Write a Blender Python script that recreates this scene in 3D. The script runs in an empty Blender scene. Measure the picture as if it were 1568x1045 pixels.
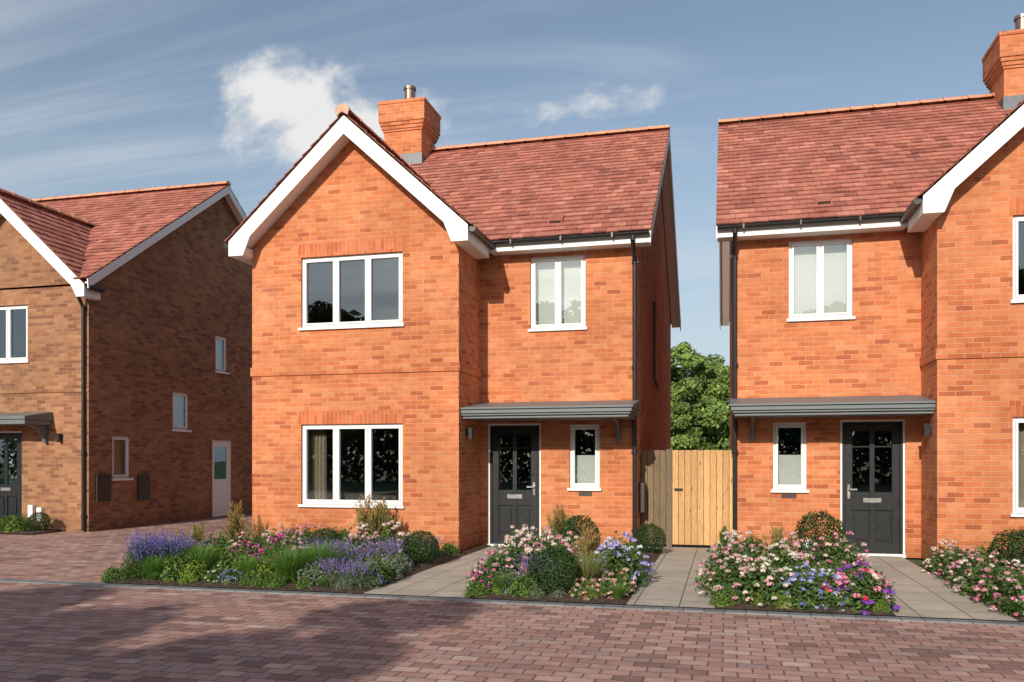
import bpy, math, random
import numpy as np
from mathutils import Vector, Matrix
random.seed(7); rng=np.random.default_rng(7)
scene=bpy.context.scene
scene.view_settings.view_transform='Standard'; scene.view_settings.look='None'
scene.view_settings.exposure=0

# ------------------------------------------------------------------ node helpers
def newmat(name):
    m=bpy.data.materials.new(name); m.use_nodes=True
    nt=m.node_tree; b=nt.nodes['Principled BSDF']; return m,nt,b
def N(nt,t,**k):
    n=nt.nodes.new(t)
    for a,v in k.items(): setattr(n,a,v)
    return n
def setin(nt,sock,v):
    if hasattr(v,'is_output') or isinstance(v,bpy.types.NodeSocket): nt.links.new(v,sock)
    else: sock.default_value=v
def M(nt,op,a,b=None,c=None,clamp=False):
    n=N(nt,'ShaderNodeMath',operation=op); n.use_clamp=clamp
    setin(nt,n.inputs[0],a)
    if b is not None: setin(nt,n.inputs[1],b)
    if c is not None: setin(nt,n.inputs[2],c)
    return n.outputs[0]
def MR(nt,v,a,b,c=0.,d=1.,smooth=False):
    n=N(nt,'ShaderNodeMapRange'); n.interpolation_type='SMOOTHSTEP' if smooth else 'LINEAR'
    setin(nt,n.inputs['Value'],v); setin(nt,n.inputs['From Min'],a); setin(nt,n.inputs['From Max'],b)
    setin(nt,n.inputs['To Min'],c); setin(nt,n.inputs['To Max'],d); return n.outputs['Result']
def MIX(nt,f,a,b,blend='MIX'):
    n=N(nt,'ShaderNodeMix',data_type='RGBA',blend_type=blend)
    setin(nt,n.inputs[0],f); 
    for i,v in ((6,a),(7,b)):
        if isinstance(v,tuple) and len(v)==3: v=(*v,1)
        setin(nt,n.inputs[i],v)
    return n.outputs[2]
def RAMP(nt,f,stops,interp='LINEAR'):
    n=N(nt,'ShaderNodeValToRGB'); cr=n.color_ramp; cr.interpolation=interp
    while len(cr.elements)<len(stops): cr.elements.new(0.5)
    for e,(p,c) in zip(cr.elements,stops): e.position=p; e.color=(*c,1)
    setin(nt,n.inputs[0],f); return n.outputs[0]
def NOISE(nt,vec,scale,detail=3,rough=.55,dist=0.):
    n=N(nt,'ShaderNodeTexNoise'); n.inputs['Scale'].default_value=scale; n.inputs['Detail'].default_value=detail
    n.inputs['Roughness'].default_value=rough; n.inputs['Distortion'].default_value=dist
    if vec is not None: nt.links.new(vec,n.inputs['Vector'])
    return n.outputs['Fac']
def XYZ(nt,v):
    n=N(nt,'ShaderNodeSeparateXYZ'); nt.links.new(v,n.inputs[0]); return n.outputs
def COMB(nt,x,y,z=0.):
    n=N(nt,'ShaderNodeCombineXYZ')
    for i,v in enumerate((x,y,z)): setin(nt,n.inputs[i],v)
    return n.outputs[0]
def BUMP(nt,b,h,strength=.3,dist=.01):
    n=N(nt,'ShaderNodeBump'); n.inputs['Strength'].default_value=strength; n.inputs['Distance'].default_value=dist
    nt.links.new(h,n.inputs['Height']); nt.links.new(n.outputs[0],b.inputs['Normal'])
def brick_core(nt,u,v,w,h,mw,bond=.5):
    vr=M(nt,'DIVIDE',v,h); row=M(nt,'FLOOR',vr); ur=M(nt,'ADD',M(nt,'DIVIDE',u,w),M(nt,'MULTIPLY',row,bond))
    col=M(nt,'FLOOR',ur); fu=M(nt,'FRACT',ur); fv=M(nt,'FRACT',vr)
    du=M(nt,'MULTIPLY',M(nt,'MINIMUM',fu,M(nt,'SUBTRACT',1.,fu)),w)
    dv=M(nt,'MULTIPLY',M(nt,'MINIMUM',fv,M(nt,'SUBTRACT',1.,fv)),h)
    mask=MR(nt,M(nt,'MINIMUM',du,dv),mw*.35,mw*.8)
    wn=N(nt,'ShaderNodeTexWhiteNoise',noise_dimensions='3D'); nt.links.new(COMB(nt,col,row,.5),wn.inputs['Vector'])
    return mask,wn.outputs['Value'],wn.outputs['Color']

def brick_mat(name,stops,mortar,soldier=False,dirt=1.0):
    m,nt,b=newmat(name)
    tc=N(nt,'ShaderNodeTexCoord').outputs['Object']; o=XYZ(nt,tc)
    g=N(nt,'ShaderNodeNewGeometry'); nn=XYZ(nt,g.outputs['True Normal'])
    side=M(nt,'GREATER_THAN',M(nt,'ABSOLUTE',nn[0]),.5)
    u=M(nt,'ADD',M(nt,'MULTIPLY',o[0],M(nt,'SUBTRACT',1.,side)),M(nt,'MULTIPLY',o[1],side))
    if soldier: mask,r,rc=brick_core(nt,M(nt,'ADD',o[2],0.0),u,.225,.075,.008,0.)
    else: mask,r,rc=brick_core(nt,u,o[2],.225,.075,.0088)
    if soldier:
        mask=MR(nt,M(nt,'PINGPONG',u,.0375),.003,.007)
    c=RAMP(nt,r,stops)
    big=NOISE(nt,tc,.9,4,.6); mid=NOISE(nt,tc,6,4,.65); fine=NOISE(nt,tc,70,3)
    c=MIX(nt,mask,mortar,c)
    c=MIX(nt,MR(nt,NOISE(nt,tc,.55,5,.65),.48,.72,0,.30),c,mortar)
    k=M(nt,'MULTIPLY',MR(nt,big,.3,.7,1-.20*dirt,1+.10*dirt),MR(nt,mid,.3,.7,.87,1.11))
    k=M(nt,'MULTIPLY',k,MR(nt,fine,.3,.7,.9,1.08))
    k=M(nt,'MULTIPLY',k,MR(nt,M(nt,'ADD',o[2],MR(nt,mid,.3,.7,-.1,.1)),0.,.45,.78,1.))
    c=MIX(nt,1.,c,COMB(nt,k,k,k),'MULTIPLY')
    nt.links.new(c,b.inputs['Base Color']); b.inputs['Roughness'].default_value=.88
    b.inputs['Specular IOR Level'].default_value=.25
    BUMP(nt,b,M(nt,'ADD',mask,M(nt,'MULTIPLY',fine,.5)),.6,.007)
    return m
def plain(name,col,rough=.5,spec=.5,metal=0.,var=.06,bump=0.,scale=12):
    m,nt,b=newmat(name)
    tc=N(nt,'ShaderNodeTexCoord').outputs['Object']
    n=NOISE(nt,tc,scale,4,.6); k=MR(nt,n,.3,.7,1-var,1+var)
    c=MIX(nt,1.,col,COMB(nt,k,k,k),'MULTIPLY'); nt.links.new(c,b.inputs['Base Color'])
    nt.links.new(MR(nt,n,.3,.7,rough*.85,min(1,rough*1.15)),b.inputs['Roughness'])
    b.inputs['Specular IOR Level'].default_value=spec; b.inputs['Metallic'].default_value=metal
    if bump: BUMP(nt,b,n,bump,.01)
    return m

RED=[(0,(.36,.098,.044)),(.12,(.48,.140,.058)),(.35,(.54,.172,.070)),(.65,(.57,.195,.083)),(.88,(.61,.24,.108)),(1,(.52,.150,.058))]
BUFF=[(0,(.20,.088,.050)),(.3,(.32,.152,.080)),(.6,(.38,.195,.102)),(.85,(.29,.130,.070)),(1,(.18,.082,.054))]
mats={}
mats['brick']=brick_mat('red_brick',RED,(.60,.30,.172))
mats['soldier']=brick_mat('soldier_brick',[(0,(.44,.105,.042)),(.5,(.53,.145,.058)),(1,(.59,.185,.078))],(.58,.29,.17),True)
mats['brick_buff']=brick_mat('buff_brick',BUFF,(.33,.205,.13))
mats['soldier_buff']=brick_mat('soldier_buff',[(0,(.30,.13,.06)),(1,(.40,.20,.1))],(.36,.23,.15),True)
mats['white']=plain('white_upvc',(.80,.80,.79),.35,.5,var=.02)
mats['whiteboard']=plain('white_board',(.80,.80,.78),.5,.4,var=.03,scale=3)
mats['black']=plain('black_plastic',(.018,.018,.02),.35)
mats['door']=plain('anthracite_door',(.016,.018,.021),.42,.35,var=.05)
mats['canopy']=plain('grey_grp',(.135,.155,.165),.5,var=.1,scale=4)
mats['lead']=plain('lead',(.12,.13,.15),.5,metal=.3,var=.2)
mats['metal']=plain('steel',(.55,.55,.55),.3,metal=.9)
mats['flue']=plain('flue_metal',(.30,.20,.16),.3,metal=.8)
mats['blind']=plain('blind_fabric',(.70,.69,.67),.9,var=.03)
mats['curtain']=plain('curtain_fabric',(.42,.36,.27),.9,var=.08)
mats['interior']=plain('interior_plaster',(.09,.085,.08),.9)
mats['brownbox']=plain('brown_box',(.045,.03,.027),.5)

m,nt,b=newmat('window_glass'); nt.nodes.remove(b)
out=nt.nodes['Material Output']; gl=N(nt,'ShaderNodeBsdfGlossy'); gl.inputs['Roughness'].default_value=.01
gl.inputs['Color'].default_value=(.80,.91,1,1)
tr=N(nt,'ShaderNodeBsdfTransparent'); tr.inputs['Color'].default_value=(.80,.85,.84,1)
fr=N(nt,'ShaderNodeFresnel'); fr.inputs['IOR'].default_value=1.5
tcn=NOISE(nt,N(nt,'ShaderNodeTexCoord').outputs['Object'],1.3,1); bp=N(nt,'ShaderNodeBump'); bp.inputs['Strength'].default_value=.05; bp.inputs['Distance'].default_value=.02
nt.links.new(tcn,bp.inputs['Height']); nt.links.new(bp.outputs[0],gl.inputs['Normal'])
mx=N(nt,'ShaderNodeMixShader'); nt.links.new(M(nt,'ADD',M(nt,'MULTIPLY',fr.outputs[0],1.6),.13,clamp=True),mx.inputs[0])
nt.links.new(tr.outputs[0],mx.inputs[1]); nt.links.new(gl.outputs[0],mx.inputs[2]); nt.links.new(mx.outputs[0],out.inputs['Surface'])
mats['glass']=m

def attr_mat(name,rough=.7,transl=0.,noise=0.,nscale=20,bump=0.,stretch=None):
    m,nt,b=newmat(name); at=N(nt,'ShaderNodeAttribute',attribute_name='col'); c=at.outputs['Color']
    if noise:
        tc=N(nt,'ShaderNodeTexCoord').outputs['Object']; tc0=tc
        if stretch:
            mp=N(nt,'ShaderNodeMapping'); mp.inputs['Scale'].default_value=stretch; nt.links.new(tc,mp.inputs[0]); tc=mp.outputs[0]
        n=NOISE(nt,tc,nscale,4,.65,.3 if not stretch else 1.2); k=MR(nt,n,.25,.75,1-noise,1+noise)
        k=M(nt,'MULTIPLY',k,MR(nt,NOISE(nt,tc0,.8,3,.6),.3,.7,.86,1.12))
        c=MIX(nt,1.,c,COMB(nt,k,k,k),'MULTIPLY')
        if stretch:
            vo=N(nt,'ShaderNodeTexVoronoi'); vo.inputs['Scale'].default_value=1.; mp2=N(nt,'ShaderNodeMapping'); mp2.inputs['Scale'].default_value=(9.5,1,2.6); nt.links.new(tc0,mp2.inputs[0]); nt.links.new(mp2.outputs[0],vo.inputs['Vector'])
            c=MIX(nt,MR(nt,vo.outputs['Distance'],.07,.16,.75,0.),c,(.14,.07,.03))
        if bump: BUMP(nt,b,n,bump,.01)
    nt.links.new(c,b.inputs['Base Color']); b.inputs['Roughness'].default_value=rough
    b.inputs['Specular IOR Level'].default_value=.3
    if transl:
        t=N(nt,'ShaderNodeBsdfTranslucent'); nt.links.new(c,t.inputs['Color']); mx=N(nt,'ShaderNodeMixShader')
        mx.inputs[0].default_value=transl; o=nt.nodes['Material Output']
        nt.links.new(b.outputs[0],mx.inputs[1]); nt.links.new(t.outputs[0],mx.inputs[2]); nt.links.new(mx.outputs[0],o.inputs['Surface'])
    return m
mats['tile']=attr_mat('roof_tile',.8,0,.24,9,.3)
mats['plant']=attr_mat('plant_leaf',.6,.3)
mats['wood']=attr_mat('fence_wood',.8,0,.38,6,.2,(14,14,1.2))
mats['bark']=plain('bark',(.09,.065,.045),.9,var=.4,bump=.6)

def paving_mat():
    m,nt,b=newmat('block_paving'); tc=N(nt,'ShaderNodeTexCoord').outputs['Object']; o=XYZ(nt,tc)
    wob=NOISE(nt,tc,1.5,2); u=M(nt,'ADD',o[0],M(nt,'MULTIPLY',wob,.03)); v=M(nt,'ADD',o[1],M(nt,'MULTIPLY',NOISE(nt,tc,2.1,2),.03))
    mask,r,rc=brick_core(nt,u,v,.21,.14,.011)
    c=RAMP(nt,r,[(0,(.22,.130,.115)),(.2,(.36,.205,.170)),(.45,(.43,.250,.205)),(.7,(.48,.295,.245)),(.88,(.32,.215,.195)),(1,(.54,.38,.325))])
    fine=NOISE(nt,tc,60,4,.7); mid=NOISE(nt,tc,9,4,.6); big=NOISE(nt,tc,.5,4,.6)
    k=M(nt,'MULTIPLY',MR(nt,fine,.3,.7,.8,1.2),M(nt,'MULTIPLY',MR(nt,mid,.3,.7,.84,1.13),MR(nt,big,.35,.65,.84,1.1)))
    c=MIX(nt,1.,c,COMB(nt,k,k,k),'MULTIPLY'); c=MIX(nt,M(nt,'MULTIPLY',M(nt,'SUBTRACT',1.,mask),.8),c,(.11,.082,.07))
    nt.links.new(c,b.inputs['Base Color']); b.inputs['Roughness'].default_value=.8; b.inputs['Specular IOR Level'].default_value=.3
    sp=XYZ(nt,rc)
    BUMP(nt,b,M(nt,'ADD',M(nt,'MULTIPLY',mask,1.),M(nt,'ADD',M(nt,'MULTIPLY',fine,.35),M(nt,'MULTIPLY',sp[1],.35))),.7,.010)
    return m
mats['paving']=paving_mat()
def slab_mat(name,w,h,c0,c1,joint,mw=.008,bond=0.):
    m,nt,b=newmat(name); tc=N(nt,'ShaderNodeTexCoord').outputs['Object']; o=XYZ(nt,tc)
    mask,r,rc=brick_core(nt,o[0],o[1],w,h,mw,bond); c=RAMP(nt,r,[(0,c0),(1,c1)])
    n1=NOISE(nt,tc,3,5,.6); n2=NOISE(nt,tc,80,3,.7)
    k=M(nt,'MULTIPLY',MR(nt,n1,.3,.7,.86,1.1),MR(nt,n2,.3,.7,.9,1.1)); c=MIX(nt,1.,c,COMB(nt,k,k,k),'MULTIPLY')
    c=MIX(nt,mask,joint,c); nt.links.new(c,b.inputs['Base Color']); b.inputs['Roughness'].default_value=.75
    BUMP(nt,b,M(nt,'ADD',mask,M(nt,'MULTIPLY',n2,.2)),.4,.005); return m
mats['slab']=slab_mat('path_slabs',.45,.6,(.38,.34,.285),(.46,.41,.345),(.13,.11,.09),.012)
mats['sett']=slab_mat('edging_setts',.2,.14,(.14,.15,.165),(.21,.22,.23),(.06,.06,.06))
def soil():
    m,nt,b=newmat('mulch_soil'); tc=N(nt,'ShaderNodeTexCoord').outputs['Object']
    v=N(nt,'ShaderNodeTexVoronoi'); v.inputs['Scale'].default_value=55; nt.links.new(tc,v.inputs['Vector'])
    n=NOISE(nt,tc,14,5,.7); c=RAMP(nt,XYZ(nt,v.outputs['Color'])[0],[(0,(.035,.022,.015)),(.6,(.08,.047,.032)),(1,(.14,.085,.057))])
    k=MR(nt,n,.3,.7,.7,1.2); c=MIX(nt,1.,c,COMB(nt,k,k,k),'MULTIPLY'); nt.links.new(c,b.inputs['Base Color'])
    b.inputs['Roughness'].default_value=.95; BUMP(nt,b,M(nt,'ADD',v.outputs['Distance'],n),1.,.03); return m
mats['soil']=soil()
mats['grass']=plain('grass',(.06,.10,.03),.9,var=.3,bump=.5,scale=5)

# ------------------------------------------------------------------ mesh builder
def TF(Y): return lambda a,d,z:(a,Y-d,z)
def TXp(X): return lambda a,d,z:(X+d,a,z)
def TXn(X): return lambda a,d,z:(X-d,a,z)
class B:
    def __init__(s): s.v=[];s.f=[];s.c=[]
    def poly(s,pts,col=None):
        i=len(s.v); s.v+= [tuple(p) for p in pts]; s.f.append(tuple(range(i,i+len(pts)))); s.c.append(col or (1,1,1))
    def box(s,T,a0,a1,d0,d1,z0,z1,col=None):
        i=len(s.v); a0,a1=min(a0,a1),max(a0,a1)
        for z in (z0,z1):
            for a,d in ((a0,d0),(a1,d0),(a1,d1),(a0,d1)): s.v.append(T(a,d,z))
        for f in ((0,1,2,3),(4,5,6,7),(0,1,5,4),(1,2,6,5),(2,3,7,6),(3,0,4,7)):
            s.f.append(tuple(i+k for k in f)); s.c.append(col or (1,1,1))
    def prism(s,T,pts,d0,d1,col=None):
        i=len(s.v); n=len(pts)
        s.v+=[T(a,d0,z) for a,z in pts]+[T(a,d1,z) for a,z in pts]
        s.f.append(tuple(i+k for k in range(n))); s.f.append(tuple(i+n+k for k in range(n))); s.c+=[col or (1,1,1)]*2
        for k in range(n):
            j=(k+1)%n; s.f.append((i+k,i+j,i+n+j,i+n+k)); s.c.append(col or (1,1,1))
    def cyl(s,p0,p1,r0,r1=None,n=10,col=None,caps=True):
        r1=r0 if r1 is None else r1; p0=Vector(p0);p1=Vector(p1); w=(p1-p0).normalized()
        u=w.orthogonal().normalized(); v=w.cross(u); i=len(s.v)
        for p,r in ((p0,r0),(p1,r1)):
            for k in range(n):
                t=2*math.pi*k/n; s.v.append(tuple(p+u*math.cos(t)*r+v*math.sin(t)*r))
        for k in range(n):
            j=(k+1)%n; s.f.append((i+k,i+j,i+n+j,i+n+k)); s.c.append(col or (1,1,1))
        if caps: s.f.append(tuple(range(i,i+n))); s.f.append(tuple(range(i+n,i+2*n))); s.c+=[col or (1,1,1)]*2
    def obj(s,name,mat,parent=None,recalc=True,bevel=0.):
        me=bpy.data.meshes.new(name); me.from_pydata(s.v,[],s.f)
        at=me.color_attributes.new('col','FLOAT_COLOR','CORNER')
        lens=np.array([len(f) for f in s.f]); c=np.repeat(np.array([(*x,1) for x in s.c],dtype=np.float32),lens,axis=0)
        at.data.foreach_set('color',c.ravel()); me.materials.append(mats[mat])
        if recalc:
            import bmesh
            bm=bmesh.new(); bm.from_mesh(me); bmesh.ops.recalc_face_normals(bm,faces=bm.faces); bm.to_mesh(me); bm.free()
        ob=bpy.data.objects.new(name,me); scene.collection.objects.link(ob)
        if bevel:
            bv=ob.modifiers.new('bevel','BEVEL'); bv.width=bevel; bv.segments=2
        if parent: 
            ob.parent=parent; ob.matrix_parent_inverse=Matrix.Translation(-parent.location)
        return ob
def empty(name,loc):
    e=bpy.data.objects.new(name,None); e.location=loc; scene.collection.objects.link(e); e.empty_display_size=.3; return e

def wall(b,T,a0,a1,z0,z1,holes=(),rev=.12):
    a0,a1=min(a0,a1),max(a0,a1); hs=[(min(h[0],h[1]),max(h[0],h[1]),h[2],h[3]) for h in holes]
    A=sorted({a0,a1,*[h[0] for h in hs],*[h[1] for h in hs]}); Z=sorted({z0,z1,*[h[2] for h in hs],*[h[3] for h in hs]})
    for i in range(len(A)-1):
        for j in range(len(Z)-1):
            ca=(A[i]+A[i+1])/2; cz=(Z[j]+Z[j+1])/2
            if any(h[0]<ca<h[1] and h[2]<cz<h[3] for h in hs): continue
            b.poly([T(A[i],0,Z[j]),T(A[i+1],0,Z[j]),T(A[i+1],0,Z[j+1]),T(A[i],0,Z[j+1])])
    for h in hs:
        x0,x1,y0,y1=h
        for (p,q) in (((x0,y0),(x0,y1)),((x0,y1),(x1,y1)),((x1,y1),(x1,y0)),((x1,y0),(x0,y0))):
            b.poly([T(p[0],0,p[1]),T(q[0],0,q[1]),T(q[0],-rev,q[1]),T(p[0],-rev,p[1])])

def window(P,T,a0,a1,z0,z1,n=1,mode=None,sill=True,lean=0):
    a0,a1=min(a0,a1),max(a0,a1); f=B(); g=B(); fw=.045
    f.box(T,a0,a1,-.11,-.045,z1-fw,z1); f.box(T,a0,a1,-.11,-.045,z0,z0+fw)
    f.box(T,a0,a0+fw,-.11,-.045,z0+fw,z1-fw); f.box(T,a1-fw,a1,-.11,-.045,z0+fw,z1-fw)
    w=(a1-a0-2*fw)/n
    for i in range(n):
        x0=a0+fw+i*w; x1=x0+w
        if i: f.box(T,x0-.02,x0+.02,-.11,-.043,z0+fw,z1-fw)
        s=.033; e0=x0+(.022 if i else .002); e1=x1-(.022 if i<n-1 else .002); y0=z0+fw+.002; y1=z1-fw-.002
        f.box(T,e0,e1,-.1,-.032,y1-s,y1); f.box(T,e0,e1,-.1,-.032,y0,y0+s)
        f.box(T,e0,e0+s,-.1,-.032,y0+s,y1-s); f.box(T,e1-s,e1,-.1,-.032,y0+s,y1-s)
        g.poly([T(e0+s,-.07,y0+s),T(e1-s,-.07,y0+s),T(e1-s,-.07,y1-s),T(e0+s,-.07,y1-s)])
    if sill: f.box(T,a0-.035,a1+.035,-.06,.045,z0-.045,z0)
    f.obj('window_frame','white',P,bevel=.004); g.obj('window_glass','glass',P)
    c=B()
    if mode=='blind':
        c.poly([T(a0,-.2,z0),T(a1,-.2,z0),T(a1,-.2,z1),T(a0,-.2,z1)]); c.obj('window_blind','blind',P)
    elif mode=='half':
        c.poly([T(a0,-.2,z0),T(a1,-.2,z0),T(a1,-.2,z0+(z1-z0)*.52),T(a0,-.2,z0+(z1-z0)*.52)]); c.obj('window_blind','blind',P)
    elif mode=='curtain':
        for (s0,s1) in ((a0,a0+.32),(a1-.16,a1)):
            k=14
            for i in range(k):
                p=s0+(s1-s0)*i/k; q=s0+(s1-s0)*(i+1)/k; d=lambda j:-.27+.03*math.sin(j*2.1)
                c.poly([T(p,d(i),z0-.1),T(q,d(i+1),z0-.1),T(q,d(i+1),z1+.05),T(p,d(i),z1+.05)])
        c.obj('window_curtain','curtain',P)

def front_door(P,T,a0,a1,z1,hand):
    a0,a1=min(a0,a1),max(a0,a1); f=B(); d=B(); g=B(); m=B()
    f.box(T,a0,a0+.03,-.1,-.03,0,z1); f.box(T,a1-.03,a1,-.1,-.03,0,z1); f.box(T,a0+.03,a1-.03,-.1,-.03,z1-.03,z1)
    f.box(T,a0,a1,-.1,.04,.0,.05)
    d0,d1=a0+.03,a1-.03
    d.box(T,d0,d0+.04,-.1,-.04,.05,z1-.03); d.box(T,d1-.04,d1,-.1,-.04,.05,z1-.03); d.box(T,d0+.04,d1-.04,-.1,-.04,z1-.07,z1-.03)
    x0,x1=d0+.043,d1-.043; zt=z1-.073; zb=.06; mid=(x0+x1)/2
    for p,q in ((x0,x0+.11),(x1-.11,x1),(mid-.035,mid+.035)): d.box(T,p,q,-.1,-.055,zb,zt)
    for p,q in ((x0+.11,mid-.035),(mid+.035,x1-.11)):
        for r,s in ((zb,zb+.16),(.72,.98),(zt-.1,zt)): d.box(T,p,q,-.1,-.055,r,s)
        d.box(T,p,q,-.1,-.06,1.70,1.72)
        d.box(T,p,q,-.1,-.080,zb+.16,.72); d.box(T,p+.03,q-.03,-.080,-.06,zb+.2,.68)
        g.poly([T(p,-.08,.98),T(q,-.08,.98),T(q,-.08,zt-.1),T(p,-.08,zt-.1)])
    m.box(T,mid-.13,mid+.13,-.055,-.045,.84,.91)
    hx=x1-.055 if hand>0 else x0+.055
    m.box(T,hx-.018,hx+.018,-.055,-.045,.90,1.12); m.box(T,min(hx,hx-hand*.12),max(hx,hx-hand*.12),-.02,0.,1.03,1.055); m.box(T,hx-.012,hx+.012,-.05,0.,1.03,1.055)
    f.obj('door_frame','white',P,bevel=.003); d.obj('front_door_leaf','door',P,bevel=.003); g.obj('door_glass','glass',P); m.obj('door_furniture','metal',P)

def tilecol():
    r=random.random()
    base=(.43,.158,.115) if r<.5 else ((.37,.128,.095) if r<.78 else ((.49,.20,.148) if r<.94 else (.29,.10,.078)))
    k=random.uniform(.88,1.1); return (base[0]*k,base[1]*k,base[2]*k)
def tiles(b,P0,U,V,width,length,tw=.2,g=.215,keep=None,base=True):
    P0=Vector(P0);U=Vector(U).normalized();V=Vector(V).normalized(); n=U.cross(V); 
    if n.z<0: n=-n
    if base: b.poly([P0,P0+U*width,P0+U*width+V*length,P0+V*length],(.16,.055,.045))
    rows=int(math.ceil(length/g)); 
    for r in range(rows):
        v0=r*g-.02 ; v1=min(v0+g*1.08,length)
        u=-(tw/2 if r%2 else 0); 
        while u<width-.001:
            a0=max(0,u)+.002; a1=min(width,u+tw)-.002; u+=tw
            if a1-a0<.02: continue
            if keep and not keep(P0+U*((a0+a1)/2)+V*((v0+v1)/2)): continue
            j=random.uniform(-.004,.006); j2=random.uniform(-.003,.003); h0=.036+j; h1=.014
            jv=random.uniform(-.004,.004)
            A=P0+U*a0+V*(v0+jv)+n*(h0+j2);Bb=P0+U*a1+V*(v0+jv)+n*(h0-j2);C=P0+U*a1+V*v1+n*h1;D=P0+U*a0+V*v1+n*h1
            c=tilecol(); dk=tuple(x*.6 for x in c)
            b.poly([A,Bb,C,D],c)
            b.poly([A-n*.022,Bb-n*.022,Bb,A],dk); 
            b.poly([A-n*.022,A,D,D-n*.01],dk); b.poly([Bb-n*.022,Bb,C,C-n*.01],dk)
def ridge(b,p0,p1,r=.11,seg=.45):
    p0=Vector(p0);p1=Vector(p1);L=(p1-p0).length;d=(p1-p0)/L; k=max(1,round(L/seg)); side=Vector((0,0,1)).cross(d)
    for i in range(k):
        a=p0+d*(L*i/k+.004); e=p0+d*(L*(i+1)/k-.004); kk=random.uniform(.88,1.08); c=(.62*kk,.29*kk,.18*kk)
        n=8
        def ring(p,rr): return [p+side*math.cos(math.pi*t/n)*rr+Vector((0,0,1))*(math.sin(math.pi*t/n)*rr*.8-.03) for t in range(n+1)]
        for (q0,q1,rr) in ((a,e,r),(a,a+d*.05,r+.014)):
            R0=ring(q0,rr);R1=ring(q1,rr)
            for t in range(n): b.poly([R0[t],R0[t+1],R1[t+1],R1[t]],c)
            b.poly(R0,c); b.poly(R1,c)

def main_roof(P,x0,x1,y0,yr,y1,ze,zr,zone=None,keep=None,vent=None):
    x0,x1=min(x0,x1),max(x0,x1); b=B(); L=math.hypot(yr-y0,zr-ze)
    tiles(b,(x0,y0,ze),(1,0,0),(0,yr-y0,zr-ze),x1-x0,L,keep=keep,base=zone is None)
    sl=(zr-ze)/(yr-y0)
    if zone:
        za,zb,ys=zone; dk=(.16,.055,.045)
        for (p,q,yy) in ((x0,za,y0),(za,zb,ys),(zb,x1,y0)):
            zz=ze+sl*(yy-y0); b.poly([(p,yy,zz),(q,yy,zz),(q,yr,zr),(p,yr,zr)],dk)
    if vent is not None:
        f=lambda y:ze+sl*(y-y0); c=(.34,.12,.085)
        ya,yb_=14.10,14.40
        T=TXp(vent-.12); b.prism(T,[(ya,f(ya)+.03),(ya,f(ya)+.095),(yb_,f(yb_)+.045),(yb_,f(yb_)+.02)],0,.24,c)
        b.box(TF(ya),vent-.10,vent+.10,.001,.004,f(ya)+.04,f(ya)+.08,(.03,.015,.012))
    L2=math.hypot(y1-yr,zr-ze)
    tiles(b,(x0,y1,ze),(1,0,0),(0,yr-y1,zr-ze),x1-x0,L2,.4,.43)
    b.obj('roof_tiles','tile',P,recalc=False)
    r=B(); ridge(r,(x0,yr,zr+.06),(x1,yr,zr+.06)); r.obj('ridge_tiles','tile',P)
    w=B()
    for xs in (x0,x1):
        s=1 if xs==x1 else -1
        T=TXp(xs-.015 if s>0 else xs+.015)
        dd=(-.012,.012)
        w.prism(T,[(y0,ze-.0),(yr,zr-.0),(yr,zr-.2),(y0+.02,ze-.2)],*dd); w.prism(T,[(y1,ze),(yr,zr),(yr,zr-.2),(y1-.02,ze-.2)],*dd)
        xi=xs-s*.25; xo=xs-s*.03; 
        for ye in (y0,y1):
            w.poly([(xo,ye+.02*(1 if ye==y0 else -1),ze-.1),(xi,ye,ze-.1),(xi,yr,zr-.1),(xo,yr,zr-.1)])
    w.obj('verge_boards','whiteboard',P)

def eaves(P,x0,x1,yw,over,z):
    x0,x1=min(x0,x1),max(x0,x1); w=B(); k=B(); T=TF(yw)
    w.box(T,x0,x1,over-.02,over,z-.17,z-.01); w.box(T,x0,x1,.002,over-.02,z-.165,z-.15); w.obj('fascia_soffit','whiteboard',P)
    n=8; r=.058; cy=yw-over-.06; 
    for t in range(n):
        a=math.pi*t/n; e=math.pi*(t+1)/n
        p=lambda x,q:(x,cy-math.cos(q)*r,z-.015-math.sin(q)*r)
        k.poly([p(x0,a),p(x1,a),p(x1,e),p(x0,e)])
    for xx in (x0,x1): k.poly([(xx,cy-math.cos(math.pi*t/n)*r,z-.015-math.sin(math.pi*t/n)*r) for t in range(n+1)])
    x=x0+.4
    while x<x1: k.box(TF(cy),x-.013,x+.013,-.06,.061,z-.078,z-.005); x+=.85
    k.obj('gutter','black',P,recalc=False)

def downpipe(P,x,yw,over,z):
    k=B(); r=.036; p=[(x,yw-over-.06,z-.06),(x,yw-over-.06,z-.14),(x,yw-.06,z-.42),(x,yw-.06,.03)]
    for a,c in zip(p,p[1:]): k.cyl(a,c,r,n=10)
    for zz in (z-.45,3.0,1.6,.3): k.cyl((x,yw-.06,zz),(x,yw-.06,zz+.06),r+.01); k.box(TF(yw),x-.055,x+.055,.0,.04,zz+.01,zz+.05)
    k.obj('downpipe','black',P)

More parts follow.
